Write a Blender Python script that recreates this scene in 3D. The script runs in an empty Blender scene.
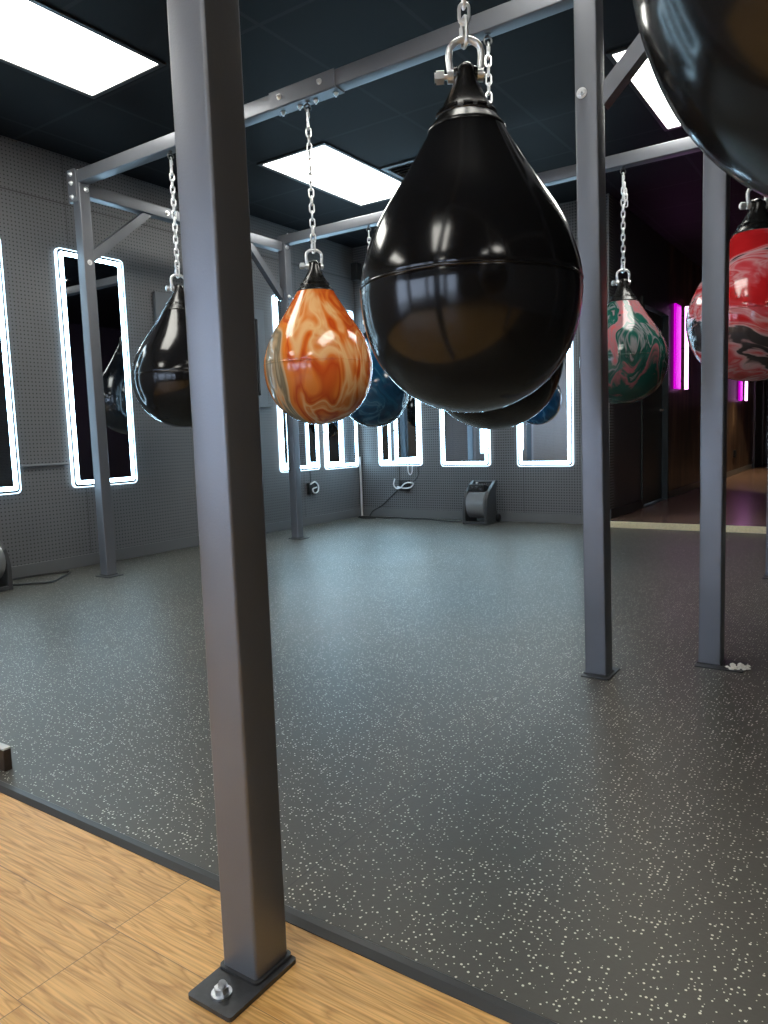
import bpy, bmesh, math, random
from mathutils import Vector, Matrix
random.seed(7)
SC = bpy.context.scene
COL = SC.collection
PI = math.pi

# ------------------------------------------------------------------ materials
def new_mat(name):
    m = bpy.data.materials.new(name); m.use_nodes = True
    nt = m.node_tree
    return m, nt, nt.nodes['Principled BSDF']

def simple(name, col, rough=0.5, metal=0.0, bump=0.0, bscale=200, coat=0.0, var=0.0, spec=0.5):
    m, nt, b = new_mat(name)
    b.inputs['Base Color'].default_value = (*col, 1)
    b.inputs['Roughness'].default_value = rough
    b.inputs['Metallic'].default_value = metal
    b.inputs['Coat Weight'].default_value = coat
    b.inputs['Specular IOR Level'].default_value = spec
    tc = nt.nodes.new('ShaderNodeTexCoord')
    n = nt.nodes.new('ShaderNodeTexNoise'); n.inputs['Scale'].default_value = bscale
    nt.links.new(tc.outputs['Object'], n.inputs['Vector'])
    if bump:
        bp = nt.nodes.new('ShaderNodeBump'); bp.inputs['Strength'].default_value = bump
        bp.inputs['Distance'].default_value = 0.002
        nt.links.new(n.outputs['Fac'], bp.inputs['Height']); nt.links.new(bp.outputs['Normal'], b.inputs['Normal'])
    if var:
        mx = nt.nodes.new('ShaderNodeMix'); mx.data_type = 'RGBA'
        mx.inputs[6].default_value = (*[c*(1-var) for c in col], 1)
        mx.inputs[7].default_value = (*[min(1, c*(1+var)) for c in col], 1)
        nt.links.new(n.outputs['Fac'], mx.inputs[0]); nt.links.new(mx.outputs[2], b.inputs['Base Color'])
    return m

def emis(name, col, s):
    m, nt, b = new_mat(name)
    b.inputs['Base Color'].default_value = (*col, 1)
    b.inputs['Emission Color'].default_value = (*col, 1)
    b.inputs['Emission Strength'].default_value = s
    return m

def math_node(nt, op, a, b=None, c=None):
    n = nt.nodes.new('ShaderNodeMath'); n.operation = op
    for i, v in enumerate((a, b, c)):
        if v is None: continue
        if isinstance(v, (int, float)): n.inputs[i].default_value = v
        else: nt.links.new(v, n.inputs[i])
    return n.outputs[0]

def ramp(nt, fac, stops, interp='LINEAR'):
    r = nt.nodes.new('ShaderNodeValToRGB'); e = r.color_ramp.elements
    r.color_ramp.interpolation = interp
    while len(e) < len(stops): e.new(0.5)
    for i, (p, c) in enumerate(stops):
        e[i].position = p; e[i].color = (*c, 1) if len(c) == 3 else c
    nt.links.new(fac, r.inputs['Fac'])
    return r.outputs['Color']

def mixc(nt, fac, a, b):
    mx = nt.nodes.new('ShaderNodeMix'); mx.data_type = 'RGBA'
    for s, v in ((0, fac), (6, a), (7, b)):
        if isinstance(v, tuple): mx.inputs[s].default_value = (*v, 1)
        elif isinstance(v, (int, float)): mx.inputs[s].default_value = v
        else: nt.links.new(v, mx.inputs[s])
    return mx.outputs[2]

def steel_mat():
    m, nt, b = new_mat('rack powder coat')
    tc = nt.nodes.new('ShaderNodeTexCoord')
    n = nt.nodes.new('ShaderNodeTexNoise'); n.inputs['Scale'].default_value = 260; n.inputs['Detail'].default_value = 3
    nt.links.new(tc.outputs['Object'], n.inputs['Vector'])
    n2 = nt.nodes.new('ShaderNodeTexNoise'); n2.inputs['Scale'].default_value = 6
    nt.links.new(tc.outputs['Object'], n2.inputs['Vector'])
    c = mixc(nt, n2.outputs['Fac'], (0.155, 0.163, 0.185), (0.195, 0.205, 0.225))
    nt.links.new(c, b.inputs['Base Color'])
    b.inputs['Metallic'].default_value = 0.5
    b.inputs['Roughness'].default_value = 0.38
    bp = nt.nodes.new('ShaderNodeBump'); bp.inputs['Strength'].default_value = 0.25; bp.inputs['Distance'].default_value = 0.0012
    nt.links.new(n.outputs['Fac'], bp.inputs['Height']); nt.links.new(bp.outputs['Normal'], b.inputs['Normal'])
    return m

def pegboard(name, axis, P=0.0262, h0=.16):
    """perforated hardboard: holes on a 25 mm grid, sheet seams every 1.22 m"""
    m, nt, b = new_mat(name)
    g = nt.nodes.new('ShaderNodeNewGeometry'); sp = nt.nodes.new('ShaderNodeSeparateXYZ')
    nt.links.new(g.outputs['Position'], sp.inputs[0])
    U = sp.outputs[axis]; V = sp.outputs[2]
    u = math_node(nt, 'SUBTRACT', math_node(nt, 'FRACT', math_node(nt, 'DIVIDE', U, P)), 0.5)
    v = math_node(nt, 'SUBTRACT', math_node(nt, 'FRACT', math_node(nt, 'DIVIDE', V, P)), 0.5)
    d = math_node(nt, 'SQRT', math_node(nt, 'ADD', math_node(nt, 'MULTIPLY', u, u), math_node(nt, 'MULTIPLY', v, v)))
    hole = ramp(nt, d, [(h0, (1, 1, 1)), (h0+.06, (0, 0, 0))])
    s = math_node(nt, 'ABSOLUTE', math_node(nt, 'SUBTRACT', math_node(nt, 'FRACT', math_node(nt, 'DIVIDE', math_node(nt, 'ADD', U, 0.44), 1.22)), 0.5))
    seam = math_node(nt, 'GREATER_THAN', s, 0.4978)
    h = math_node(nt, 'ABSOLUTE', math_node(nt, 'SUBTRACT', V, 2.57))
    seam2 = math_node(nt, 'LESS_THAN', h, 0.004)
    n = nt.nodes.new('ShaderNodeTexNoise'); n.inputs['Scale'].default_value = 2.5; n.inputs['Detail'].default_value = 4
    nt.links.new(g.outputs['Position'], n.inputs['Vector'])
    base = mixc(nt, n.outputs['Fac'], (0.12, 0.123, 0.128), (0.165, 0.169, 0.176))
    sm = math_node(nt, 'MAXIMUM', seam, seam2)
    c = mixc(nt, sm, base, (0.05, 0.05, 0.052))
    sepc = nt.nodes.new('ShaderNodeRGBToBW'); nt.links.new(hole, sepc.inputs[0])
    c = mixc(nt, sepc.outputs[0], c, (0.022, 0.022, 0.025))
    nt.links.new(c, b.inputs['Base Color'])
    b.inputs['Roughness'].default_value = 0.5
    return m

def rubber():
    m, nt, b = new_mat('speckled rubber floor')
    g = nt.nodes.new('ShaderNodeNewGeometry')
    v = nt.nodes.new('ShaderNodeTexVoronoi'); v.voronoi_dimensions = '2D'; v.inputs['Scale'].default_value = 105
    nt.links.new(g.outputs['Position'], v.inputs['Vector'])
    sp = nt.nodes.new('ShaderNodeSeparateColor'); nt.links.new(v.outputs['Color'], sp.inputs[0])
    sel = math_node(nt, 'GREATER_THAN', sp.outputs[0], 0.60)
    size = math_node(nt, 'ADD', math_node(nt, 'MULTIPLY', sp.outputs[1], 0.20), 0.05)
    dot = math_node(nt, 'LESS_THAN', v.outputs['Distance'], size)
    f = math_node(nt, 'MULTIPLY', sel, dot)
    n = nt.nodes.new('ShaderNodeTexNoise'); n.inputs['Scale'].default_value = 1.3; n.inputs['Detail'].default_value = 5
    nt.links.new(g.outputs['Position'], n.inputs['Vector'])
    nf = nt.nodes.new('ShaderNodeTexNoise'); nf.inputs['Scale'].default_value = 140
    nt.links.new(g.outputs['Position'], nf.inputs['Vector'])
    base = mixc(nt, n.outputs['Fac'], (0.038, 0.035, 0.029), (0.064, 0.058, 0.048))
    base = mixc(nt, math_node(nt, 'MULTIPLY', nf.outputs['Fac'], 0.5), base, (0.078, 0.075, 0.068))
    P = nt.nodes.new('ShaderNodeSeparateXYZ'); nt.links.new(g.outputs['Position'], P.inputs[0])
    s = math_node(nt, 'ABSOLUTE', math_node(nt, 'SUBTRACT', math_node(nt, 'FRACT', math_node(nt, 'DIVIDE', math_node(nt, 'ADD', P.outputs[0], 0.94+0.61), 1.22)), 0.5))
    base = mixc(nt, math_node(nt, 'LESS_THAN', s, 0.0016), base, (0.034, 0.033, 0.031))
    c = mixc(nt, f, base, (0.80, 0.78, 0.66))
    nt.links.new(c, b.inputs['Base Color'])
    r = math_node(nt, 'ADD', math_node(nt, 'MULTIPLY', n.outputs['Fac'], 0.14), 0.36)
    nt.links.new(r, b.inputs['Roughness'])
    b.inputs['Specular IOR Level'].default_value = 0.75
    b.inputs['Specular Tint'].default_value = (1.0, 0.95, 0.84, 1)
    bp = nt.nodes.new('ShaderNodeBump'); bp.inputs['Strength'].default_value = 0.2; bp.inputs['Distance'].default_value = 0.001
    nt.links.new(nf.outputs['Fac'], bp.inputs['Height']); nt.links.new(bp.outputs['Normal'], b.inputs['Normal'])
    return m

def oak():
    m, nt, b = new_mat('light oak planks')
    g = nt.nodes.new('ShaderNodeNewGeometry')
    P = nt.nodes.new('ShaderNodeSeparateXYZ'); nt.links.new(g.outputs['Position'], P.inputs[0])
    W = 0.19; L = 1.25
    yy = math_node(nt, 'DIVIDE', math_node(nt, 'SUBTRACT', P.outputs[1], 0.935-8*W), W)
    row = math_node(nt, 'FLOOR', yy)
    off = math_node(nt, 'FRACT', math_node(nt, 'MULTIPLY', row, 0.4))
    xx = math_node(nt, 'ADD', math_node(nt, 'DIVIDE', math_node(nt, 'ADD', P.outputs[0], 1.10), L), math_node(nt, 'SUBTRACT', off, math_node(nt,'MULTIPLY', math_node(nt,'GREATER_THAN',row,5.5), math_node(nt, 'MULTIPLY', off, 0.97))))
    pl = math_node(nt, 'FLOOR', xx)
    sx = math_node(nt, 'ABSOLUTE', math_node(nt, 'SUBTRACT', math_node(nt, 'FRACT', xx), 0.5))
    sy = math_node(nt, 'ABSOLUTE', math_node(nt, 'SUBTRACT', math_node(nt, 'FRACT', yy), 0.5))
    seam = math_node(nt, 'MAXIMUM', math_node(nt, 'GREATER_THAN', sx, 0.4992), math_node(nt, 'GREATER_THAN', sy, 0.496))
    rnd = nt.nodes.new('ShaderNodeTexWhiteNoise'); rnd.noise_dimensions = '2D'
    cv = nt.nodes.new('ShaderNodeCombineXYZ'); nt.links.new(pl, cv.inputs[0]); nt.links.new(row, cv.inputs[1])
    nt.links.new(cv.outputs[0], rnd.inputs['Vector'])
    # grain: position stretched along x, shifted per plank
    gx = nt.nodes.new('ShaderNodeCombineXYZ')
    nt.links.new(math_node(nt, 'ADD', math_node(nt, 'MULTIPLY', P.outputs[0], 0.8), math_node(nt, 'MULTIPLY', rnd.outputs['Value'], 37)), gx.inputs[0])
    nt.links.new(math_node(nt, 'MULTIPLY', P.outputs[1], 9.0), gx.inputs[1])
    nt.links.new(math_node(nt, 'MULTIPLY', rnd.outputs['Value'], 11), gx.inputs[2])
    n1 = nt.nodes.new('ShaderNodeTexNoise'); n1.inputs['Scale'].default_value = 1.6; n1.inputs['Detail'].default_value = 3; n1.inputs['Distortion'].default_value = 0.25
    nt.links.new(gx.outputs[0], n1.inputs['Vector'])
    rings = math_node(nt, 'FRACT', math_node(nt, 'MULTIPLY', n1.outputs['Fac'], 17))
    ringc = ramp(nt, rings, [(0.0, (0.56, 0.28, 0.075)), (0.22, (0.72, 0.40, 0.125)), (0.75, (0.82, 0.475, 0.165)), (1.0, (0.60, 0.315, 0.09))])
    gf = nt.nodes.new('ShaderNodeCombineXYZ')
    nt.links.new(math_node(nt, 'MULTIPLY', P.outputs[0], 8), gf.inputs[0]); nt.links.new(math_node(nt, 'MULTIPLY', P.outputs[1], 260), gf.inputs[1])
    n2 = nt.nodes.new('ShaderNodeTexNoise'); n2.inputs['Scale'].default_value = 1.0; n2.inputs['Detail'].default_value = 5
    nt.links.new(gf.outputs[0], n2.inputs['Vector'])
    fine = ramp(nt, n2.outputs['Fac'], [(0.3, (0.72, 0.70, 0.68)), (0.6, (1.06, 1.06, 1.06))])
    mul = nt.nodes.new('ShaderNodeMix'); mul.data_type = 'RGBA'; mul.blend_type = 'MULTIPLY'; mul.inputs[0].default_value = 1
    nt.links.new(ringc, mul.inputs[6]); nt.links.new(fine, mul.inputs[7])
    # dark checks and knots
    n3 = nt.nodes.new('ShaderNodeTexNoise'); n3.inputs['Scale'].default_value = 2.2; n3.inputs['Detail'].default_value = 2
    g3 = nt.nodes.new('ShaderNodeCombineXYZ')
    nt.links.new(math_node(nt, 'MULTIPLY', P.outputs[0], 1.1), g3.inputs[0]); nt.links.new(math_node(nt, 'MULTIPLY', P.outputs[1], 3.4), g3.inputs[1])
    nt.links.new(g3.outputs[0], n3.inputs['Vector'])
    knot = ramp(nt, n3.outputs['Fac'], [(0.66, (0, 0, 0)), (0.74, (1, 1, 1))])
    kb = nt.nodes.new('ShaderNodeRGBToBW'); nt.links.new(knot, kb.inputs[0])
    c = mixc(nt, math_node(nt, 'MULTIPLY', kb.outputs[0], 0.55), mul.outputs[2], (0.20, 0.125, 0.07))
    tint = math_node(nt, 'ADD', math_node(nt, 'MULTIPLY', rnd.outputs['Value'], 0.16), 0.90)
    hs = nt.nodes.new('ShaderNodeHueSaturation'); nt.links.new(c, hs.inputs['Color']); nt.links.new(tint, hs.inputs['Value'])
    c = mixc(nt, math_node(nt, 'MULTIPLY', seam, 0.75), hs.outputs[0], (0.16, 0.09, 0.04))
    nt.links.new(c, b.inputs['Base Color'])
    b.inputs['Roughness'].default_value = 0.42
    bp = nt.nodes.new('ShaderNodeBump'); bp.inputs['Strength'].default_value = 0.15; bp.inputs['Distance'].default_value = 0.001
    nt.links.new(n2.outputs['Fac'], bp.inputs['Height']); nt.links.new(bp.outputs['Normal'], b.inputs['Normal'])
    return m

def ceiling_mat():
    m, nt, b = new_mat('black ceiling tiles')
    g = nt.nodes.new('ShaderNodeNewGeometry')
    P = nt.nodes.new('ShaderNodeSeparateXYZ'); nt.links.new(g.outputs['Position'], P.inputs[0])
    M = 0.65
    fs = []
    for ax, o in ((0, 1.31), (1, -4.18)):
        q = math_node(nt, 'DIVIDE', math_node(nt, 'ADD', P.outputs[ax], o), M)
        s = math_node(nt, 'ABSOLUTE', math_node(nt, 'SUBTRACT', math_node(nt, 'FRACT', math_node(nt, 'ADD', q, 0.5)), 0.5))
        fs.append(math_node(nt, 'LESS_THAN', s, 0.018))
    f = math_node(nt, 'MAXIMUM', *fs)
    n = nt.nodes.new('ShaderNodeTexNoise'); n.inputs['Scale'].default_value = 3; n.inputs['Detail'].default_value = 6
    nt.links.new(g.outputs['Position'], n.inputs['Vector'])
    base = mixc(nt, n.outputs['Fac'], (0.004, 0.0045, 0.006), (0.009, 0.010, 0.012))
    nt.links.new(mixc(nt, f, base, (0.017, 0.018, 0.021)), b.inputs['Base Color'])
    b.inputs['Roughness'].default_value = 0.6
    b.inputs['Specular IOR Level'].default_value = 0.12
    return m

def hall_wood():
    m, nt, b = new_mat('dark stained vertical boards')
    g = nt.nodes.new('ShaderNodeNewGeometry')
    mp = nt.nodes.new('ShaderNodeMapping'); mp.inputs['Scale'].default_value = (9, 5, 0.8)
    nt.links.new(g.outputs['Position'], mp.inputs['Vector'])
    n = nt.nodes.new('ShaderNodeTexNoise'); n.inputs['Scale'].default_value = 1.2; n.inputs['Detail'].default_value = 6; n.inputs['Distortion'].default_value = 0.8
    nt.links.new(mp.outputs[0], n.inputs['Vector'])
    c = ramp(nt, n.outputs['Fac'], [(0.35, (0.018, 0.010, 0.008)), (0.55, (0.085, 0.05, 0.032)), (0.75, (0.26, 0.175, 0.10))])
    nt.links.new(c, b.inputs['Base Color']); b.inputs['Roughness'].default_value = 0.38
    return m

def marble(name, stops, seed, sc=2.2, stretch=0.45, warp=1.4, rough=0.12, bias=0.0, z0=.42):
    m, nt, b = new_mat(name)
    tc = nt.nodes.new('ShaderNodeTexCoord')
    mp = nt.nodes.new('ShaderNodeMapping'); mp.inputs['Scale'].default_value = (1, 1, stretch); mp.inputs['Location'].default_value = seed
    nt.links.new(tc.outputs['Object'], mp.inputs['Vector'])
    w = nt.nodes.new('ShaderNodeTexNoise'); w.inputs['Scale'].default_value = sc*1.1; w.inputs['Detail'].default_value = 2
    nt.links.new(mp.outputs[0], w.inputs['Vector'])
    sub = nt.nodes.new('ShaderNodeVectorMath'); sub.operation = 'SUBTRACT'; sub.inputs[1].default_value = (.5, .5, .5)
    nt.links.new(w.outputs['Color'], sub.inputs[0])
    scl = nt.nodes.new('ShaderNodeVectorMath'); scl.operation = 'SCALE'; scl.inputs['Scale'].default_value = warp/sc*1.6
    nt.links.new(sub.outputs[0], scl.inputs[0])
    add = nt.nodes.new('ShaderNodeVectorMath'); add.operation = 'ADD'
    nt.links.new(mp.outputs[0], add.inputs[0]); nt.links.new(scl.outputs[0], add.inputs[1])
    n = nt.nodes.new('ShaderNodeTexNoise'); n.inputs['Scale'].default_value = sc; n.inputs['Detail'].default_value = 4; n.inputs['Distortion'].default_value = 1.2
    nt.links.new(add.outputs[0], n.inputs['Vector'])
    sz = nt.nodes.new('ShaderNodeSeparateXYZ'); nt.links.new(tc.outputs['Object'], sz.inputs[0])
    f = math_node(nt, 'ADD', n.outputs['Fac'], math_node(nt, 'MULTIPLY', math_node(nt, 'SUBTRACT', sz.outputs[2], z0), bias))
    c = ramp(nt, f, stops)
    nt.links.new(c, b.inputs['Base Color'])
    b.inputs['Roughness'].default_value = rough
    b.inputs['Specular IOR Level'].default_value = 0.6
    return m

M = {}
M['steel'] = steel_mat()
M['plate'] = simple('dark base plate', (0.07, 0.071, 0.074), 0.42, 0.5, 0.3, 60, var=0.3)
M['zinc'] = simple('bright zinc', (0.88, 0.89, 0.90), 0.30, 0.75, 0.1, 80)
M['galv'] = simple('galvanised steel', (0.62, 0.64, 0.66), 0.35, 1.0, 0.5, 120, var=0.2)
M['chrome_dark'] = simple('dark ring steel', (0.16, 0.16, 0.16), 0.35, 0.9)
M['black_shell'] = simple('black glossy urethane', (0.008, 0.008, 0.009), 0.14, 0, 0.02, 30, spec=0.48)
M['cap'] = simple('black moulded cap', (0.012, 0.012, 0.012), 0.24, 0, 0.1, 60)
M['wall_l'] = pegboard('painted pegboard side', 1, .0262, .155)
M['wall_b'] = pegboard('painted pegboard end', 0, .0254, .26)
M['rubber'] = rubber(); M['wall_f'] = simple('dark grey painted wall', (0.12, 0.12, 0.125), 0.5)
M['oak'] = oak()
M['ceil'] = ceiling_mat()
M['edge'] = simple('black edging strip', (0.045, 0.045, 0.045), 0.35)
M['base'] = simple('grey painted baseboard', (0.135, 0.14, 0.145), 0.3)
M['hallwall'] = simple('dark painted hall wall', (0.045, 0.042, 0.052), 0.4, 0, 0.1, 40)
M['hallwood'] = hall_wood()
M['hallfloor'] = simple('brown glossy laminate', (0.22, 0.14, 0.105), 0.24, 0, 0.1, 6, var=0.35)
M['osb'] = simple('raw particle board edge', (0.80, 0.68, 0.45), 0.7, 0, 0.4, 70, var=0.3)
M['door'] = simple('dark green-black door paint', (0.024, 0.032, 0.033), 0.4)
M['frame_w'] = simple('grey window casing', (0.15, 0.16, 0.175), 0.5)
M['dark_pane'] = simple('dark painted panel', (0.018, 0.02, 0.024), 0.4)
M['plaster'] = simple('light grey plaster', (0.42, 0.42, 0.42), 0.6, 0, 0.1, 60)
M['mirror'] = simple('silvered glass', (0.80, 0.86, 0.90), 0.015, 1.0)
M['mframe'] = simple('dark mirror body', (0.05, 0.052, 0.055), 0.3, 0.6)
M['acrylic'] = emis('lit acrylic edge', (0.66, 0.86, 1.0), 2.2)
M['led'] = emis('cool white LED band', (0.50, 0.79, 1.0), 18.0)
M['troffer'] = emis('LED troffer diffuser', (1.0, 0.985, 0.91), 12.0)
M['tframe'] = simple('white troffer frame', (0.75, 0.75, 0.72), 0.4)
M['vent'] = simple('black vent grille', (0.02, 0.02, 0.022), 0.45)
M['blk'] = simple('black plastic', (0.014, 0.014, 0.015), 0.35)
M['dgrey'] = simple('dark grey plastic', (0.045, 0.047, 0.05), 0.36)
M['silver'] = simple('silver grey plastic drum', (0.27, 0.28, 0.29), 0.22, 0.3)
M['knob'] = simple('pale knob', (0.6, 0.6, 0.6), 0.4)
M['cord'] = simple('black rubber cord', (0.012, 0.012, 0.013), 0.4)
M['wcord'] = simple('white cable', (0.78, 0.80, 0.82), 0.45)
M['mag_tube'] = emis('magenta neon core', (1.0, 0.42, 1.0), 5.0)
M['mag_wall_glow'] = emis('magenta wall glow', (0.75, 0.0, 0.75), 0.85)  # the tube's glow on the wall, put into an emissive colour
M['scrap'] = simple('broken white filler', (0.62, 0.60, 0.54), 0.8, 0, 0.8, 60, var=0.3)
M['walnut'] = simple('dark brown wood block', (0.045, 0.028, 0.018), 0.5, 0, 0.2, 90, var=0.5)
M['pale'] = simple('pale top face', (0.55, 0.54, 0.5), 0.4)
M['concrete'] = simple('pavement', (0.35, 0.34, 0.33), 0.8, 0, 0.2, 20)
m, nt, b = new_mat('window glass'); M['glass'] = m
b.inputs['Transmission Weight'].default_value = 1; b.inputs['Roughness'].default_value = 0; b.inputs['IOR'].default_value = 1.45

M['orange'] = marble('orange marbled urethane', [(0.26, (0.24, 0.20, 0.12)), (0.37, (0.42, 0.34, 0.22)), (0.40, (0.20, 0.16, 0.10)), (0.43, (0.66, 0.44, 0.24)), (0.455, (0.74, 0.24, 0.04)), (0.50, (0.80, 0.22, 0.03)), (0.535, (0.58, 0.07, 0.01)), (0.565, (0.76, 0.20, 0.03)), (0.60, (0.86, 0.50, 0.22)), (0.625, (0.76, 0.22, 0.04)), (0.66, (0.60, 0.40, 0.22)), (0.72, (0.22, 0.18, 0.12))], (3.3, 1.2, 0.4), 2.3, 0.22, 1.1)
M['blue'] = marble('blue marbled urethane', [(0.30, (0.005, 0.025, 0.06)), (0.46, (0.008, 0.05, 0.11)), (0.52, (0.012, 0.085, 0.17)), (0.55, (0.06, 0.18, 0.27)), (0.58, (0.01, 0.07, 0.15)), (0.75, (0.006, 0.03, 0.07))], (7, 2, 3), 2.2, 0.9)
M['green'] = marble('green and pink marbled urethane', [(0.25, (0.012, 0.085, 0.07)), (0.34, (0.40, 0.12, 0.15)), (0.37, (0.03, 0.12, 0.10)), (0.43, (0.01, 0.07, 0.055)), (0.455, (0.26, 0.26, 0.28)), (0.48, (0.015, 0.11, 0.085)), (0.535, (0.01, 0.08, 0.06)), (0.56, (0.30, 0.24, 0.26)), (0.59, (0.52, 0.15, 0.17)), (0.63, (0.36, 0.20, 0.22)), (0.67, (0.60, 0.13, 0.14)), (0.85, (0.58, 0.10, 0.11))], (1.1, 5.2, 2.9), 3.0, 0.42, 1.0, bias=.42, z0=.47)
M['red'] = marble('red marbled urethane', [(0.27, (0.45, 0.01, 0.01)), (0.40, (0.62, 0.02, 0.025)), (0.435, (0.66, 0.09, 0.11)), (0.46, (0.70, 0.32, 0.34)), (0.485, (0.62, 0.05, 0.06)), (0.515, (0.70, 0.30, 0.33)), (0.535, (0.66, 0.40, 0.42)), (0.55, (0.06, 0.05, 0.055)), (0.60, (0.03, 0.025, 0.03)), (0.62, (0.60, 0.40, 0.42)), (0.66, (0.60, 0.03, 0.04)), (0.80, (0.55, 0.02, 0.03))], (2.3, 9.1, 6.0), 2.0, 1.7, 0.8)

# ------------------------------------------------------------------ mesh helpers
def BM(): return bmesh.new()

def add_box(bm, x0, x1, y0, y1, z0, z1, mat=None, bevel=0.0, seg=2):
    r = bmesh.ops.create_cube(bm, size=1.0)
    vs = r['verts']
    bmesh.ops.scale(bm, vec=(x1-x0, y1-y0, z1-z0), verts=vs)
    bmesh.ops.translate(bm, vec=((x0+x1)/2, (y0+y1)/2, (z0+z1)/2), verts=vs)
    if bevel > 0:
        es = list({e for v in vs for e in v.link_edges})
        r = bmesh.ops.bevel(bm, geom=es, offset=bevel, segments=seg, profile=0.5, affect='EDGES')
        vs = list({v for f in r['faces'] for v in f.verts} | {v for v in vs if v.is_valid})
    if mat is not None: bmesh.ops.transform(bm, matrix=mat, verts=vs)
    return vs

def add_cyl(bm, p0, p1, r0, r1=None, n=16, caps=True):
    p0 = Vector(p0); p1 = Vector(p1); r1 = r0 if r1 is None else r1
    d = p1-p0; L = d.length
    rot = d.to_track_quat('Z', 'Y').to_matrix().to_4x4()
    r = bmesh.ops.create_cone(bm, cap_ends=caps, segments=n, radius1=r0, radius2=r1, depth=L)
    bmesh.ops.transform(bm, matrix=Matrix.Translation((p0+p1)/2) @ rot, verts=r['verts'])
    return r['verts']

def add_lathe(bm, prof, n=64, close=False):
    rings = []
    for z, r in prof:
        if r < 1e-6: rings.append([bm.verts.new((0, 0, z))])
        else: rings.append([bm.verts.new((r*math.cos(2*PI*k/n), r*math.sin(2*PI*k/n), z)) for k in range(n)])
    for a, b_ in zip(rings, rings[1:]):
        for k in range(n):
            k2 = (k+1) % n
            if len(a) == 1 and len(b_) == 1: continue
            if len(a) == 1: bm.faces.new((a[0], b_[k2], b_[k]))
            elif len(b_) == 1: bm.faces.new((a[k], a[k2], b_[0]))
            else: bm.faces.new((a[k], a[k2], b_[k2], b_[k]))

def add_sweep(bm, pts, r, n=8, closed=False):
    """round tube through pts"""
    pts = [Vector(p) for p in pts]; N = len(pts); rings = []
    prev = None
    for i, p in enumerate(pts):
        if closed: t = (pts[(i+1) % N]-pts[i-1]).normalized()
        else: t = (pts[min(i+1, N-1)]-pts[max(i-1, 0)]).normalized()
        if prev is None:
            a = Vector((0, 0, 1)) if abs(t.z) < 0.9 else Vector((1, 0, 0))
            u = t.cross(a).normalized()
        else:
            u = (prev - t*prev.dot(t)).normalized()
        prev = u; w = t.cross(u)
        rings.append([bm.verts.new(p + (u*math.cos(2*PI*k/n)+w*math.sin(2*PI*k/n))*r) for k in range(n)])
    m = N if closed else N-1
    for i in range(m):
        a = rings[i]; b_ = rings[(i+1) % N]
        for k in range(n):
            k2 = (k+1) % n
            bm.faces.new((a[k], a[k2], b_[k2], b_[k]))
    if not closed:
        bm.faces.new(rings[0][::-1]); bm.faces.new(rings[-1])

def smooth_path(pts, n=8):
    """Catmull-Rom through pts"""
    P = [Vector(p) for p in pts]; P = [2*P[0]-P[1]] + P + [2*P[-1]-P[-2]]
    out = []
    for i in range(1, len(P)-2):
        for k in range(n):
            t = k/n; a, b_, c, d = P[i-1:i+3]
            out.append(0.5*((2*b_)+(c-a)*t+(2*a-5*b_+4*c-d)*t*t+(3*b_-a-3*c+d)*t**3))
    out.append(P[-2]); return out

def rrect(cx, cy, w, h, r, n=8):
    pts = []
    for (sx, sy, a0) in ((1, 1, 0), (-1, 1, 90), (-1, -1, 180), (1, -1, 270)):
        for k in range(n+1):
            a = math.radians(a0+90*k/n)
            pts.append((cx+sx*(w/2-r)+r*math.cos(a), cy+sy*(h/2-r)+r*math.sin(a)))
    return pts

def add_prism(bm, pts, d0, d1, put):
    """closed outline extruded; put(u,v,d)->xyz"""
    a = [bm.verts.new(put(u, v, d0)) for u, v in pts]; b_ = [bm.verts.new(put(u, v, d1)) for u, v in pts]
    n = len(pts)
    for k in range(n):
        bm.faces.new((a[k], a[(k+1) % n], b_[(k+1) % n], b_[k]))
    bm.faces.new(a[::-1]); bm.faces.new(b_)

def add_ring(bm, outer, inner, d0, d1, put):
    n = len(outer)
    A = [[bm.verts.new(put(u, v, d)) for u, v in o] for o in (outer, inner) for d in (d0, d1)]
    o0, o1, i0, i1 = A
    for k in range(n):
        q = (k+1) % n
        bm.faces.new((o0[k], o0[q], o1[q], o1[k])); bm.faces.new((i0[k], i1[k], i1[q], i0[q]))
        bm.faces.new((o1[k], o1[q], i1[q], i1[k])); bm.faces.new((o0[k], i0[k], i0[q], o0[q]))

def obj(name, bm, mat, parent=None, loc=(0, 0, 0), smooth=False, angle=40):
    bmesh.ops.recalc_face_normals(bm, faces=bm.faces)
    me = bpy.data.meshes.new(name); bm.to_mesh(me); bm.free()
    me.materials.append(M[mat] if isinstance(mat, str) else mat)
    if smooth:
        for p in me.polygons: p.use_smooth = True
        me.set_sharp_from_angle(angle=math.radians(angle))
    o = bpy.data.objects.new(name, me); COL.objects.link(o); o.location = loc
    if parent: o.parent = parent
    return o

def tag(o, label=None, cat=None, group=None, kind=None):
    if label: o['label'] = label
    if cat: o['category'] = cat
    if group: o['group'] = group
    if kind: o['kind'] = kind
    return o

def thing(name, label, cat, loc=(0, 0, 0), rotz=0, group=None):
    o = bpy.data.objects.new(name, None); COL.objects.link(o); o.empty_display_size = 0.05
    o.location = loc; o.rotation_euler = (0, 0, rotz)
    return tag(o, label, cat, group)

def struct(name, bm, mat, **k):
    o = obj(name, bm, mat, **k); o['kind'] = 'structure'; return o

def copy_tree(o, parent=None):
    c = o.copy(); COL.objects.link(c)
    if parent: c.parent = parent
    for ch in [q for q in list(bpy.data.objects) if q.parent == o]: copy_tree(ch, c)
    return c

# ------------------------------------------------------------------ the room
XW, YB, XR, YF, ZC = -4.82, 6.63, 4.2, -4.0, 2.905
HX0, HX1, HY1 = -2.05, 1.6, 17.0
YE = 0.935                                            # where rubber meets wood

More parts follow.
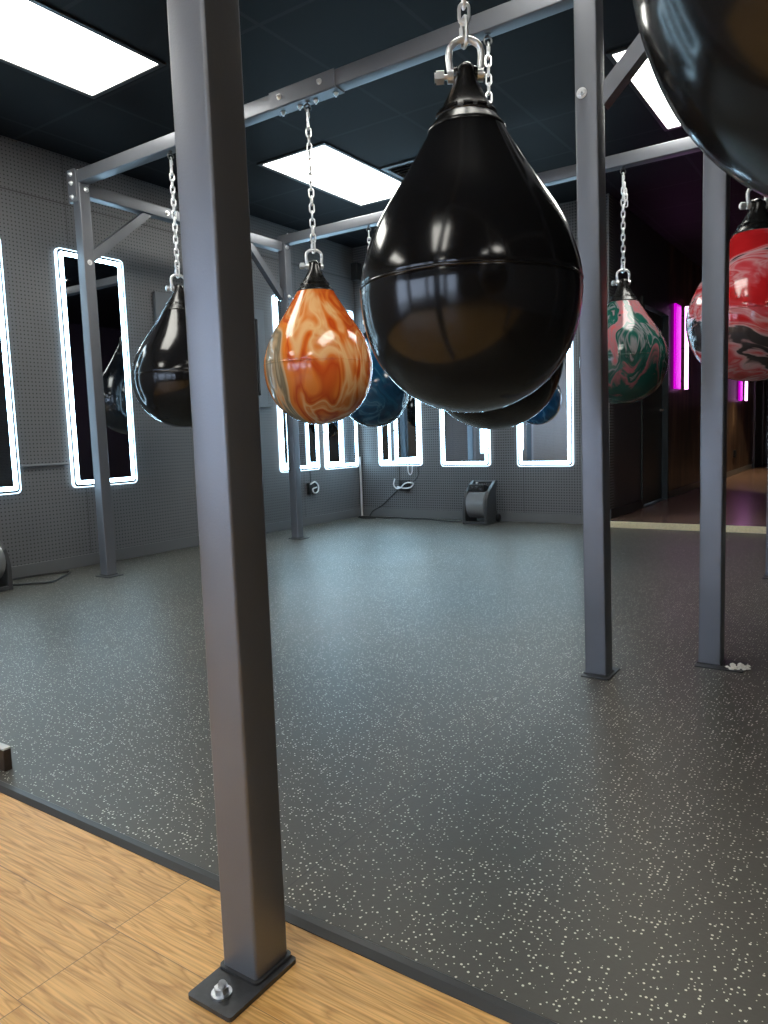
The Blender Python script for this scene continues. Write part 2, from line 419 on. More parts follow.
b = BM(); add_box(b, XW-.1, XR+.1, YF-.1, YE, -.1, 0); struct('floor', b, 'oak')
b = BM(); add_box(b, XW-.1, XR+.1, YE, YB+.1, -.1, 0.003); struct('floor_rubber', b, 'rubber')
b = BM(); add_prism(b, [(YE-.012, 0.0), (YE-.012, .0018), (YE+.002, .0075), (YE+.016, .0075), (YE+.022, .003), (YE+.022, 0.0)], XW, XR, lambda u, v, d: (d, u, v)); struct('trim_1', b, 'edge')
b = BM(); add_box(b, HX0-.1, HX1+.1, 6.50, HY1+.1, 0.003, 0.055); struct('floor_hall', b, 'hallfloor')
b = BM(); add_box(b, HX0, HX1, 6.472, 6.4995, 0.0035, 0.057, bevel=.003); struct('trim_2', b, 'osb')
b = BM(); add_box(b, XW-.1, XR+.1, YF-.1, HY1+.1, ZC, ZC+.1); struct('ceiling', b, 'ceil')
LW0, LW1, LZ0, LZ1 = -3.95, -1.9, .25, 2.55             # storefront window in the left wall, behind the camera
b = BM(); add_box(b, XW-.12, XW, LW1, YB+.1, -.1, ZC+.1); add_box(b, XW-.12, XW, YF-.1, LW0, -.1, ZC+.1)
add_box(b, XW-.12, XW, LW0, LW1, -.1, LZ0); add_box(b, XW-.12, XW, LW0, LW1, LZ1, ZC+.1); struct('wall_left', b, 'wall_l')
b = BM(); add_ring(b, [(LW0, LZ0), (LW1, LZ0), (LW1, LZ1), (LW0, LZ1)], [(LW0+.05, LZ0+.05), (LW1-.05, LZ0+.05), (LW1-.05, LZ1-.05), (LW0+.05, LZ1-.05)], XW-.09, XW-.03, lambda u, v, d: (d, u, v))
w = struct('window_5', b, 'mframe')
b = BM(); add_box(b, XW-.063, XW-.057, LW0+.05, LW1-.05, LZ0+.05, LZ1-.05); obj('pane', b, 'glass', w)
b = BM(); add_box(b, XW, HX0, YB, YB+.12, -.05, ZC+.05); struct('wall_back', b, 'wall_b')
b = BM(); add_box(b, HX1, XR, YB, YB+.12, -.05, ZC+.05); struct('wall_back_right', b, 'wall_b')
b = BM(); add_box(b, XR, XR+.12, YF-.1, YB+.1, -.1, ZC+.1); struct('wall_right', b, 'wall_l')
# front wall with storefront windows, behind the camera
WIN = [(-4.5, -2.4), (-2.2, -.6)]
DOOR = (-.35, .70)
b = BM()
add_box(b, XW, XR, YF-.12, YF, 2.35, ZC+.05)
xs = XW
for (a, c, z0) in [(WIN[0][0], WIN[0][1], .45), (WIN[1][0], WIN[1][1], .45), (DOOR[0], DOOR[1], -.05)]:
    add_box(b, xs, a, YF-.12, YF, -.05, 2.35)
    if z0 > 0: add_box(b, a, c, YF-.12, YF, -.05, z0)
    xs = c
add_box(b, xs, XR, YF-.12, YF, -.05, 2.35)
struct('wall_front', b, 'wall_f')
for i, (a, c) in enumerate(WIN):
    b = BM(); add_ring(b, [(a, .45), (c, .45), (c, 2.35), (a, 2.35)], [(a+.05, .5), (c-.05, .5), (c-.05, 2.3), (a+.05, 2.3)], YF-.09, YF-.03, lambda u, v, d: (u, d, v))
    w = struct('window_%d' % (i+2), b, 'mframe')
    b = BM(); add_box(b, a+.05, c-.05, YF-.063, YF-.057, .5, 2.3); obj('pane', b, 'glass', w)
b = BM(); a, c = DOOR; add_ring(b, [(a, 0), (c, 0), (c, 2.35), (a, 2.35)], [(a+.09, .2), (c-.09, .2), (c-.09, 2.25), (a+.09, 2.25)], YF-.09, YF-.03, lambda u, v, d: (u, d, v))
w = struct('door_2', b, 'mframe')
b = BM(); add_box(b, a+.09, c-.09, YF-.063, YF-.057, .2, 2.25); obj('pane', b, 'glass', w)
b = BM(); add_cyl(b, (a+.14, YF+.03, .8), (a+.14, YF+.03, 1.3), .012); add_cyl(b, (a+.14, YF+.03, .83), (a+.09, YF-.03, .83), .008); add_cyl(b, (a+.14, YF+.03, 1.27), (a+.09, YF-.03, 1.27), .008); obj('door_handle', b, 'zinc', w, smooth=True)
b = BM(); add_box(b, -14, 14, -22, YF-.12, -.15, -.02); add_box(b, -14, XW-.12, YF-.12, 2, -.15, -.02); struct('ground', b, 'concrete')

# baseboards
b = BM(); add_box(b, XW+.0005, XW+.014, YF, YB, 0.0035, .09, bevel=.003); struct('baseboard_left', b, 'base')
b = BM(); add_box(b, XW+.015, HX0, YB-.014, YB-.0005, 0.0035, .09, bevel=.003); struct('baseboard_back', b, 'base')

# left wall interior window casing (painted over)
b = BM(); wy0, wy1, wz0, wz1 = 3.93, 5.16, 1.20, 2.07
put = lambda u, v, d: (d, u, v)
add_ring(b, [(wy0, wz0), (wy1, wz0), (wy1, wz1), (wy0, wz1)], [(wy0+.09, wz0+.09), (wy1-.09, wz0+.09), (wy1-.09, wz1-.09), (wy0+.09, wz1-.09)], XW+.0005, XW+.03, put)
add_box(b, XW+.0005, XW+.05, wy0-.03, wy1+.03, wz0-.02, wz0+.01)
w = struct('window_1', b, 'frame_w')
b = BM(); add_box(b, XW+.001, XW+.012, wy0+.09, wy1-.09, wz0+.09, wz1-.09); obj('pane', b, 'dark_pane', w)

# the hall
b = BM(); add_box(b, HX0-.12, HX0, YB+.12, 7.72, -.05, ZC+.05); struct('wall_hall_left', b, 'hallwall')
b = BM(); add_box(b, HX0-.12, HX0, 7.72, 8.72, 2.11, ZC+.05); struct('wall_hall_header', b, 'hallwall')
b = BM(); add_box(b, HX0-.12, HX0, 8.72, HY1, -.05, ZC+.05); struct('wall_hall_boards', b, 'hallwood')
b = BM(); add_box(b, HX1, HX1+.12, YB+.12, HY1, -.05, ZC+.05); struct('wall_hall_right', b, 'hallwall')
b = BM(); add_box(b, HX0-.12, HX1+.12, HY1, HY1+.12, -.05, ZC+.05); struct('wall_hall_end', b, 'hallwall')
b = BM(); add_box(b, HX0+.0005, HX0+.014, YB+.0, 7.68, .0555, .145, bevel=.003); struct('baseboard_hall_near', b, 'dark_pane')
b = BM(); add_box(b, HX0+.0005, HX0+.014, 8.78, 15.2, .0555, .135, bevel=.003); struct('baseboard_hall_far', b, 'base')
b = BM(); add_ring(b, [(7.66, .056), (8.78, .056), (8.78, 2.17), (7.66, 2.17)], [(7.73, .0561), (8.71, .0561), (8.71, 2.10), (7.73, 2.10)], HX0-.10, HX0+.018, put)
w = struct('door_1', b, 'door')
b = BM(); add_box(b, HX0-.085, HX0-.045, 7.74, 8.70, .062, 2.095, bevel=.003); sl = obj('door_slab', b, 'door', w)
b = BM(); add_cyl(b, (HX0-.045, 8.60, 1.06), (HX0-.01, 8.60, 1.06), .012); add_cyl(b, (HX0-.012, 8.61, 1.06), (HX0-.012, 8.49, 1.06), .009); obj('door_handle', b, 'zinc', sl, smooth=True)
# dark door frame far down the hall
b = BM(); add_ring(b, [(15.3, .056), (16.5, .056), (16.5, 2.2), (15.3, 2.2)], [(15.38, .0561), (16.42, .0561), (16.42, 2.12), (15.38, 2.12)], HX0+.001, HX0+.03, put)
w = struct('door_3', b, 'base')
b = BM(); add_box(b, HX0+.001, HX0+.012, 15.38, 16.42, .06, 2.12); obj('door_slab', b, 'door', w)

# conduits along the pegboard
b = BM(); add_cyl(b, (XW+.011, 2.74, .755), (XW+.011, 3.08, .755), .010); struct('trim_3', b, 'frame_w', smooth=True)
b = BM(); add_cyl(b, (-4.0, YB-.011, .94), (-3.79, YB-.011, .94), .008); struct('trim_4', b, 'frame_w', smooth=True)
b = BM(); add_cyl(b, (XW+.011, 5.885, .94), (XW+.011, 5.995, .94), .008); struct('trim_5', b, 'frame_w', smooth=True)

# ------------------------------------------------------------------ ceiling lights and vent
def ceiling_light(x0, y0, label, w=.60, l=1.26):
    t = thing('ceiling_light', label, 'ceiling light', (x0+w/2, y0+l/2, ZC), 0, 'recessed ceiling light panels')
    o_ = [(-w/2-.02, -l/2-.02), (w/2+.02, -l/2-.02), (w/2+.02, l/2+.02), (-w/2-.02, l/2+.02)]
    i_ = [(-w/2+.006, -l/2+.006), (w/2-.006, -l/2+.006), (w/2-.006, l/2-.006), (-w/2+.006, l/2-.006)]
    b = BM(); add_ring(b, o_, i_, -.012, 0, lambda u, v, d: (u, v, d)); obj('frame', b, 'mframe', t)
    b = BM(); add_box(b, -w/2+.006, w/2-.006, -l/2+.006, l/2-.006, -.006, 0); obj('diffuser', b, 'troffer', t)
    return t
ceiling_light(-3.875, 1.56, 'bright rectangular ceiling light in the upper left corner of the view')
ceiling_light(-3.875, 4.22, 'bright rectangular ceiling light seen above the orange bag')
ceiling_light(-1.30, 4.24, 'bright ceiling light partly hidden by a diagonal brace and the nearest black bag')
ceiling_light(-1.30, 1.60, 'ceiling light above the large black bag, over the front rack')
ceiling_light(-3.875, -1.10, 'ceiling light over the left side of the wood floor')
ceiling_light(-1.30, -1.10, 'ceiling light over the middle of the wood floor behind the viewer')
ceiling_light(1.35, -1.10, 'ceiling light over the right side of the wood floor')
ceiling_light(-1.30, -3.5, 'ceiling light beside the storefront windows')

t = thing('ceiling_vent', 'black louvred ceiling vent beside the light above the orange bag', 'vent', (-2.94, 5.155, ZC))
b = BM(); add_ring(b, [(-.30, -.30), (.30, -.30), (.30, .30), (-.30, .30)], [(-.26, -.26), (.26, -.26), (.26, .26), (-.26, .26)], -.012, 0, lambda u, v, d: (u, v, d)); obj('frame', b, 'dgrey', t)
b = BM()
for k in range(11):
    y = -.24+.048*k
    add_box(b, -.26, .26, -.018, .018, -.002, .002, Matrix.Translation((0, y, -.008)) @ Matrix.Rotation(math.radians(30), 4, 'X'))
add_box(b, -.008, .008, -.26, .26, -.014, -.002)
obj('louvres', b, 'vent', t)

# ------------------------------------------------------------------ bag racks (welded and bolted square steel tube)
S = .0762
def tube_bm(w, d, L, bev=.006):
    b = BM(); pts = rrect(0, 0, w, d, bev, 4); add_prism(b, pts, 0, L, lambda u, v, q: (u, v, q)); return b
def bolt(p, n, parent, r=.012, name='bolt'):
    """hex head + washer at p facing n (parent space)"""
    p = Vector(p); n = Vector(n).normalized()
    b = BM(); add_cyl(b, p, p+n*.003, r*1.45, n=20); add_cyl(b, p+n*.003, p+n*.011, r, n=6); add_cyl(b, p+n*.011, p+n*.018, r*.5, n=10)
    return obj(name, b, 'zinc', parent)
def post(rack, x, y, h, plate, bolts=(), anchors=()):
    """x,y centre; plate=(x0,x1,y0,y1) relative"""
    o = obj('post', tube_bm(S, S, h-.008, .006), 'steel', rack, (x, y, .008), smooth=True, angle=50)
    b = BM(); x0, x1, y0, y1 = plate
    add_prism(b, rrect((x0+x1)/2, (y0+y1)/2, x1-x0, y1-y0, .006, 3), -.008+ZB(y+(y0+y1)/2), 0.0, lambda u, v, q: (u, v, q))
    obj('base_plate', b, 'plate', o, smooth=True)
    b = BM(); h_ = S/2+.001
    add_prism(b, rrect(0, 0, S+.012, S+.012, .01, 4), 0.0005, .0045, lambda u, v, q: (u, v, q))
    obj('weld', b, 'plate', o, smooth=True)
    for a in anchors:
        bb = BM(); add_cyl(bb, (a[0], a[1], 0), (a[0], a[1], .003), .0165, n=24); add_cyl(bb, (a[0], a[1], .003), (a[0], a[1], .012), .0115, n=6); add_cyl(bb, (a[0]+.001, a[1], .012), (a[0]+.003, a[1], .020), .006, n=12)
        obj('anchor_bolt', bb, 'galv', o)
    for p, n in bolts: bolt(p, n, o)
    return o
def ZB(y): return .0032 if y > YE else .0004
def beam(rack, p0, p1, size=S, name='beam', bolts=()):
    """axis-aligned horizontal tube, bottom at z of p0"""
    p0 = Vector(p0); p1 = Vector(p1); L = (p1-p0).length
    ax = 'X' if abs(p1.x-p0.x) > abs(p1.y-p0.y) else 'Y'
    b = BM(); pts = rrect(0, size/2, size, size, .005, 4)
    if ax == 'X': add_prism(b, pts, 0, L, lambda u, v, q: (q, u, v))
    else: add_prism(b, pts, 0, L, lambda u, v, q: (u, q, v))
    o = obj(name, b, 'steel', rack, p0, smooth=True, angle=50)
    for p, n in bolts: bolt(p, n, o)
    return o
def brace(rack, p0, p1, w=.05, t=.05, bolts=()):
    """diagonal tube between two points in an axis plane, ends cut vertical/horizontal"""
    p0 = Vector(p0); p1 = Vector(p1); d = p1-p0
    b = BM(); h = Vector((d.x, d.y, 0)).normalized(); side = Vector((-h.y, h.x, 0))
    # outline in (h, z): lower end flush with a vertical face, upper end flush with a horizontal face
    H = Vector((d.x, d.y, 0)).length; q = w*math.sqrt(2)
    sg = 1 if d.z > 0 else -1
    pts = [(0, 0), (H, d.z), (H-q*1.0, d.z), (0, q*1.0)] if sg > 0 else None
    add_prism(b, pts, -t/2, t/2, lambda u, v, s: tuple(h*u+side*s+Vector((0, 0, v))))
    o = obj('brace', b, 'steel', rack, p0)
    for p, n in bolts: bolt(p, n, o)
    return o

# front rack: stands right at the camera, its first post bolted to the wood floor
ZF = 2.53
fr = thing('bag_rack', 'dark grey steel bag rack in the foreground, its closest post bolted to the wood floor', 'bag rack', (0, 0, 0))
post(fr, -.844, .813, ZF+S, (-.042, .054, -.112, .042), anchors=[(.005, -.082)])
p2 = post(fr, -.825, 2.538, ZF+S, (-.045, .054, -.068, .078), bolts=[((-.014, -S/2, 1.965), (0, -1, 0))]); p2.rotation_euler = (0, math.radians(-.65), 0)
post(fr, .95, .813, ZF+S, (-.054, .042, -.112, .042), anchors=[(.005, -.082)])
post(fr, .95, 2.538, ZF+S, (-.054, .045, -.068, .078))
beam(fr, (-.844, .851, ZF), (-.844, 2.50, ZF))
beam(fr, (.95, .851, ZF), (.95, 2.50, ZF))
beam(fr, (-.806, .813, ZF), (.912, .813, ZF))
beam(fr, (-.787, 2.538, ZF), (.912, 2.538, ZF))
brace(fr, (-.794, 2.538, 1.922), (-.794+.62, 2.538, ZF), w=.052)
brace(fr, (.912, 2.538, 1.94), (.912-.61, 2.538, ZF), w=.052)

# rear rack: the wide one on the rubber floor
rr = thing('bag_rack', 'wide dark grey steel bag rack standing on the rubber floor behind the foreground rack', 'bag rack', (0, 0, 0))
ZA, ZCb, ZBb = 2.545, 2.52, 2.469
p4 = post(rr, -4.322, 3.008, ZA, (-.045, .10, -.075, .045), bolts=[((S/2, 0, 2.045), (1, 0, 0)), ((S/2, .012, 2.50), (1, 0, 0))])
post(rr, -4.292, 4.918, ZCb, (-.045, .10, -.075, .05), bolts=[((S/2, -.01, 2.08), (1, 0, 0)), ((S/2, -.01, 2.49), (1, 0, 0))])
post(rr, -.507, 2.842, ZA, (-.045, .115, -.075, .05))
post(rr, -.507, 4.66, ZA, (-.045, .10, -.10, .05))
bA = beam(rr, (-4.36, 3.008, ZA), (-.546, 3.008, ZA))
beam(rr, (-4.322, 3.047, ZBb), (-4.322, 4.88, ZBb), bolts=[((S/2, .62, .038), (1, 0, 0)), ((S/2, .62+.62, .038), (1, 0, 0))])
beam(rr, (-4.33, 4.918, ZCb), (-.546, 4.918, ZCb))
beam(rr, (-.507, 2.70, ZA), (-.507, 5.0, ZA))
brace(rr, (-4.322, 3.047, 2.06), (-4.322, 3.047+.50, ZBb+.0), w=.055)
brace(rr, (-4.322, 4.88, 2.06), (-4.322, 4.88-.42, ZBb+.0), w=.055)
# corner plate on the first post
b = BM(); add_box(b, -4.385, -4.361, 2.965, 3.05, 2.43, 2.63, bevel=.002); add_box(b, -4.385, -4.30, 2.958, 2.9695, 2.43, 2.63, bevel=.002)
cp = obj('corner_plate', b, 'steel', rr)
for z in (2.46, 2.545, 2.60): bolt((-4.345, 2.958, z), (0, -1, 0), cp, .010)
# splice plate in the middle of the long beam
b = BM(); add_box(b, -2.645, -2.225, 2.9635, 2.9695, ZA-.004, ZA+.079, bevel=.002)
sp = obj('splice_plate', b, 'steel', rr)
add = BM(); add_box(add, -2.645, -2.225, 2.9695, 3.047, ZA-.0065, ZA-.0005, bevel=.001); obj('splice_plate', add, 'steel', rr)
for x in (-2.575, -2.315): bolt((x, 2.9635, ZA+.042), (0, -1, 0), sp, .010)
for x in (-2.60, -2.49, -2.385, -2.26): bolt((x, 3.02, ZA-.0065), (0, 0, -1), sp, .010)
bolt((-4.33, 3.0, ZA+S), (0, 0, 1), rr, .008)
bolt((-4.25, 4.918, ZCb+S), (0, 0, 1), rr, .010)

# ------------------------------------------------------------------ heavy bags and chains
R0 = .267
PROF = [(0, 0), (.012, .155), (.045, .30), (.106, .452), (.20, .605), (.33, .745), (.50, .862), (.70, .945), (.88, .985), (1.02, 1.0), (1.10, 1.0)]
PROF2 = [(1.20, .995), (1.32, .972), (1.46, .93), (1.62, .868), (1.78, .782), (1.94, .680), (2.10, .575), (2.26, .475), (2.40, .392), (2.50, .338)]
def interp(prof, k=5):
    pts = smooth_path([(z, r, 0) for z, r in prof], k)
    return [(p.x, max(0, p.y)) for p in pts]
def bag_profile():
    a = interp(PROF); a[0] = (0, 0)
    seam = [(1.125, .9985), (1.128, 1.004), (1.138, 1.006), (1.148, 1.004), (1.151, .9965)]
    allp = PROF + PROF2
    sm = interp(allp)
    lo = [p for p in sm if p[0] < 1.12]; hi = [p for p in sm if p[0] > 1.155]
    return lo + seam + hi
BP = bag_profile()
def ell_loft(bm, secs, n=48):
    """secs: (z, rx, ry)"""
    rings = []
    for z, rx, ry in secs:
        rings.append([bm.verts.new((rx*math.cos(2*PI*k/n), ry*math.sin(2*PI*k/n), z)) for k in range(n)])
    for a, c in zip(rings, rings[1:]):
        for k in range(n): bm.faces.new((a[k], a[(k+1) % n], c[(k+1) % n], c[k]))
    bm.faces.new(rings[-1])
def heavy_bag(label, matname, loc, scale, rotz, spin=0.0, plug=None, zs=1.0):
    t = thing('heavy_bag', label, 'punching bag', loc, rotz, 'teardrop punching bags')
    R = R0*scale; Rz = R*zs
    b = BM(); add_lathe(b, [(z*Rz, r*R) for z, r in BP] + [(2.50*Rz, 0)], 96)
    o = obj('shell', b, matname, t, smooth=True, angle=60); o.rotation_euler = (0, 0, spin)
    # cap: flares over the shell, pinches in to a flat eye with a pin hole
    b = BM()
    secs = [(2.485, .350, .350), (2.50, .350, .350), (2.515, .340, .340), (2.56, .300, .300), (2.60, .272, .272), (2.607, .275, .275), (2.66, .243, .246), (2.667, .236, .240),
            (2.72, .205, .212), (2.77, .176, .188), (2.82, .150, .170), (2.87, .126, .156), (2.92, .106, .146), (2.97, .092, .138), (3.01, .082, .126), (3.04, .070, .10), (3.06, .050, .068), (3.068, .02, .03)]
    ell_loft(b, [(z*Rz, a*R, c*R) for z, a, c in secs])
    cap = obj('cap', b, 'cap', t, smooth=True, angle=50)
    b = BM()
    for k in range(12):
        a = 2*PI*k/12
        add_box(b, -.040*R, .040*R, -.0045, .004, -.014*R, .014*R, Matrix.Rotation(a, 4, 'Z') @ Matrix.Translation((0, -.249*R, 2.637*Rz)) @ Matrix.Rotation(-.45, 4, 'X'))
    obj('lug', b, 'cap', cap)
    # side rings of the eye where the pin passes
    zp = 2.965*Rz
    b = BM()
    for s in (-1, 1): add_cyl(b, (s*.075*R, 0, zp), (s*.105*R, 0, zp), .080*R, .072*R, 24)
    obj('eye_rim', b, 'cap', cap, smooth=True)
    # bow shackle
    hw = .135*R; wr = .0080
    pts = [(-hw*.92, 0, zp-.004)] + [(-hw, 0, zp+.02), (-hw*1.06, 0, zp+.045)] + [(hw*1.06*-math.cos(PI*k/10), 0, zp+.052+.030*math.sin(PI*k/10)) for k in range(1, 10)] + [(hw*1.06, 0, zp+.045), (hw, 0, zp+.02), (hw*.92, 0, zp-.004)]
    b = BM(); add_sweep(b, smooth_path(pts, 4), wr, 12)
    for s in (-1, 1): add_cyl(b, (s*hw*.92-.009, 0, zp), (s*hw*.92+.009, 0, zp), .0150, n=20)
    sh = obj('shackle', b, 'zinc', t, smooth=True)
    b = BM(); add_cyl(b, (-hw-.018, 0, zp), (hw+.010, 0, zp), .0062, n=14)
    add_cyl(b, (-hw-.033, 0, zp), (-hw-.014, 0, zp), .0165, n=6); add_cyl(b, (-hw-.037, 0, zp), (-hw-.033, 0, zp), .012, n=6)
    obj('shackle_pin', b, 'zinc', sh)
    if plug:
        a, z = plug
        bb = BM(); d = Vector((math.cos(a), math.sin(a), .45)).normalized()
        r = [q for q in BP if q[0] < z][-1][1]*R
        p = Vector((math.cos(a)*r, math.sin(a)*r, z*Rz)); add_cyl(bb, p-d*.004, p+d*.002, .008, n=20)
        obj('fill_plug', bb, 'blk', t)
    return t, zp+.082+.0   # z of the inside top of the shackle bow

LP, LW, WR = .036, .0115, .0042          # link pitch, half width, wire radius
def link_pts(z, ph, L=.046, w=LW, n=6):
    """closed stadium centred at z, plane rotated by ph"""
    out = []
    h = L/2-w
    for k in range(n+1): a = PI*k/n; out.append((w*math.cos(a), h+w*math.sin(a)))
    for k in range(n+1): a = PI+PI*k/n; out.append((w*math.cos(a), -h+w*math.sin(a)))
    return [Vector((u*math.cos(ph), u*math.sin(ph), z+v)) for u, v in out]
def hanging_chain(label, x, y, ztop, zbot, rotz, tail=0, tailx=.02):
    """from an eye bolt under a beam (ztop) to a shackle (zbot)"""
    t = thing('hanging_chain', label, 'chain', (x, y, zbot), rotz, 'zinc chains holding up the bags')
    H = ztop-zbot
    b = BM(); add_cyl(b, (0, 0, H), (0, 0, H-.012), .004, n=10); add_cyl(b, (0, 0, H), (0, 0, H-.004), .013, n=6)
    add_sweep(b, [Vector((.016*math.cos(a), 0, H-.027+.016*math.sin(a))) for a in [2*PI*k/20 for k in range(20)]], .0042, 8, True)
    obj('eye_bolt', b, 'chrome_dark', t, smooth=True)
    b = BM(); add_sweep(b, link_pts(H-.067, PI/2, .066, .0115, 8), .0042, 8, True); add_cyl(b, (0, -.0115, H-.055), (0, -.0115, H-.079), .0072, n=6)
    obj('quick_link', b, 'zinc', t, smooth=True)
    b = BM(); add_sweep(b, link_pts(.028, PI/2+.35, .066, .0125, 8), .0048, 8, True); add_cyl(b, (.0125*math.cos(PI/2+.35), .0125*math.sin(PI/2+.35), .018), (.0125*math.cos(PI/2+.35), .0125*math.sin(PI/2+.35), .042), .0082, n=6)
    obj('quick_link', b, 'zinc', t, smooth=True)
    z0 = .055+.014; z1 = H-.094-.014
    n = max(2, round((z1-z0)/LP)+1); st = (z1-z0)/(n-1)
    b = BM()
    for k in range(n): add_sweep(b, link_pts(z0+k*st, (k % 2)*PI/2+.12*math.sin(k*1.7)), WR, 7, True)
    obj('chain_links', b, 'zinc', t, smooth=True)
    if tail:
        b = BM()
        for k in range(tail):
            add_sweep(b, [p+Vector((tailx*min(1, (k+1)/3), 0.004, 0)) for p in link_pts(z1-.005-k*LP, ((k+1) % 2)*PI/2+.3)], WR, 7, True)
        obj('loose_tail', b, 'zinc', t, smooth=True)
    return t

def hang(label, clabel, mat, x, y, zb, scale, beam_z, rot=0.2, spin=0, plug=None, tail=0, zs=1.0):
    t, top = heavy_bag(label, mat, (x, y, zb), scale, rot, spin, plug, zs)
    hanging_chain(clabel, x, y, beam_z, zb+top-.0115, rot, tail)

FACE = math.radians(34)
hang('huge glossy black punching bag cropped by the upper right corner of the photo', 'chain hidden above the cropped upper right black bag', 'black_shell', .053, .813, 1.042, 1.032, ZF, FACE)
hang('large glossy black teardrop punching bag in the centre foreground', 'chain rising out of frame above the large central black bag', 'black_shell', -.850, 1.65, .922, 1.0, ZF, FACE-.05)
hang('orange marbled teardrop punching bag with grey and cream swirls', 'long chain above the orange marbled bag, hung from the beam splice', 'orange', -2.43, 3.008, .945, 1.045, ZA-.0065, FACE+.3, 3.4, zs=.965)
hang('glossy black punching bag half hidden behind the left side of the nearest post', 'chain beside the nearest post above the half hidden black bag', 'black_shell', -3.455, 3.008, .965, 1.10, ZA, FACE+.6, zs=.925)
hang('black punching bag showing only its underside directly behind the large central bag', 'short chain seen just right of the central bag\'s shackle', 'black_shell', -1.44, 3.008, .885, 1.13, ZA, FACE+.1)
hang('dark blue marbled punching bag hanging between the orange bag and the central black bag', 'chain above the dark blue marbled bag', 'blue', -3.41, 4.918, .950, 1.05, ZCb, FACE, 1.0)
hang('green and pink marbled punching bag with black cap, hanging right of the centre post', 'chain with a loose tail above the green and pink bag', 'green', -1.43, 4.918, 1.03, 1.035, ZCb, FACE, 2.1, plug=(math.radians(-115), 2.1), tail=4, zs=.945)
hang('bright red marbled punching bag with black streaks behind the right post', 'chain above the bright red marbled bag', 'red', -.507, 3.78, 1.065, 1.09, ZA, FACE, 4.6, zs=.90)
hang('black punching bag concealed behind the nearest post, visible only in the tall mirrors', 'chain concealed behind the nearest post, visible in the tall mirror', 'black_shell', -4.322, 3.97, .96, 1.0, ZBb, FACE)

# ------------------------------------------------------------------ lit mirrors
def lit_mirror(label, wall, c, z0, w, h=1.675):
    """wall 'L' faces +x, 'B' faces -y"""
    if wall == 'L': loc = (XW, c, z0); put = lambda u, v, d: (d, u, v)
    else: loc = (c, YB, z0); put = lambda u, v, d: (u, -d, v)
    t = thing('lit_mirror', label, 'mirror', loc, 0, 'tall wall mirrors with white light borders')
    rr_ = lambda ins, rad: rrect(0, h/2, w-2*ins, h-2*ins, rad, 6)
    b = BM(); add_prism(b, rr_(.004, .03), .002, .026, put); obj('body', b, 'mframe', t)
    b = BM(); add_ring(b, rr_(0, .034), rr_(.0075, .027), .004, .031, put); obj('lit_edge', b, 'acrylic', t)
    b = BM(); add_prism(b, rr_(.0085, .026), .0265, .0285, put); obj('mirror_glass', b, 'mirror', t)
    b = BM(); add_ring(b, rr_(.022, .02), rr_(.050, .008), .0287, .0305, put); obj('light_band', b, 'led', t)
    return t
lit_mirror('light bordered mirror cut off by the left edge of the photo', 'L', 2.44, .575, .55)
lit_mirror('tall light bordered mirror behind the far left rack post', 'L', 3.375, .58, .545)
lit_mirror('light bordered mirror low behind the orange bag, crossed by a rack post', 'L', 5.595, .56, .585)
lit_mirror('light bordered mirror on the left wall right beside the room corner', 'L', 6.275, .55, .57)
lit_mirror('light bordered mirror on the back wall above the outlet with white cables', 'B', -4.28, .555, .54)
lit_mirror('light bordered mirror on the back wall above the grey blower', 'B', -3.50, .545, .555)
lit_mirror('light bordered mirror on the back wall next to the centre post, reflecting a blue bag', 'B', -2.655, .54, .555)

# ------------------------------------------------------------------ floor blowers
def blower(label, loc, rotz, s=1.0):
    """front faces -y"""
    t = thing('floor_blower', label, 'blower', loc, rotz, 'grey floor blowers')
    W, H, D = .255*s, .41*s, .29*s
    side = [(-.0, 0), (.0, .16), (.03, .25), (.07, .315), (.15, .36), (.22, .40), (.255, .41), (.27, .395), (.262, .36), (.225, .28), (.235, .12), (.27, .07), (.28, 0)]
    side = [(u*s, v*s) for u, v in side]
    for sg in (-1, 1):
        b = BM(); x0 = sg*W/2-(.030*s if sg > 0 else 0); add_prism(b, side, x0, x0+.030*s, lambda u, v, d: (d, u, v))
        bmesh.ops.bevel(b, geom=list(b.edges), offset=.003, segments=1, affect='EDGES')
        obj('side_frame', b, 'dgrey', t)
    b = BM(); add_cyl(b, (-W/2+.031*s, .135*s, .185*s), (W/2-.031*s, .135*s, .185*s), .135*s, n=48)
    bmesh.ops.bevel(b, geom=[e for e in b.edges if abs(e.verts[0].co.x-e.verts[1].co.x) < 1e-5], offset=.010*s, segments=3, affect='EDGES')
    obj('drum', b, 'silver', t, smooth=True, angle=35)
    b = BM(); add_box(b, -W/2+.026*s, W/2-.026*s, 0.004, .030*s, .002, .028*s, bevel=.003); obj('foot_bar', b, 'dgrey', t)
    b = BM(); add_box(b, -.085*s, .085*s, -.012*s, .10*s, -.035*s, .035*s, Matrix.Translation((-.012*s, .085*s, .345*s)) @ Matrix.Rotation(math.radians(-14), 4, 'X'), bevel=.006)
    cp_ = obj('control_panel', b, 'blk', t)
    for x in (-.05, 0, .045):
        b = BM(); add_cyl(b, (x*s-.01, .075*s, .35*s), (x*s-.01, .058*s, .347*s), .013*s, n=16); obj('knob', b, 'dgrey', cp_)
    b = BM(); add_cyl(b, (-.02*s, .12*s, .383*s), (-.02*s, .12*s, .40*s), .012*s, n=14); obj('cap_screw', b, 'knob', cp_)
    b = BM(); add_cyl(b, (-W/2+.03*s, .252*s, .392*s), (W/2-.03*s, .252*s, .392*s), .013*s, n=14); obj('handle', b, 'dgrey', t, smooth=True)
    for sg in (-1, 1):
        b = BM(); add_cyl(b, (sg*(W/2+.001), .255*s, .04*s), (sg*(W/2+.022), .255*s, .04*s), .038*s, n=24); obj('wheel', b, 'blk', t)
    return t
blower('small grey floor blower against the back wall below the mirrors', (-3.235, 6.275, .0035), .06)
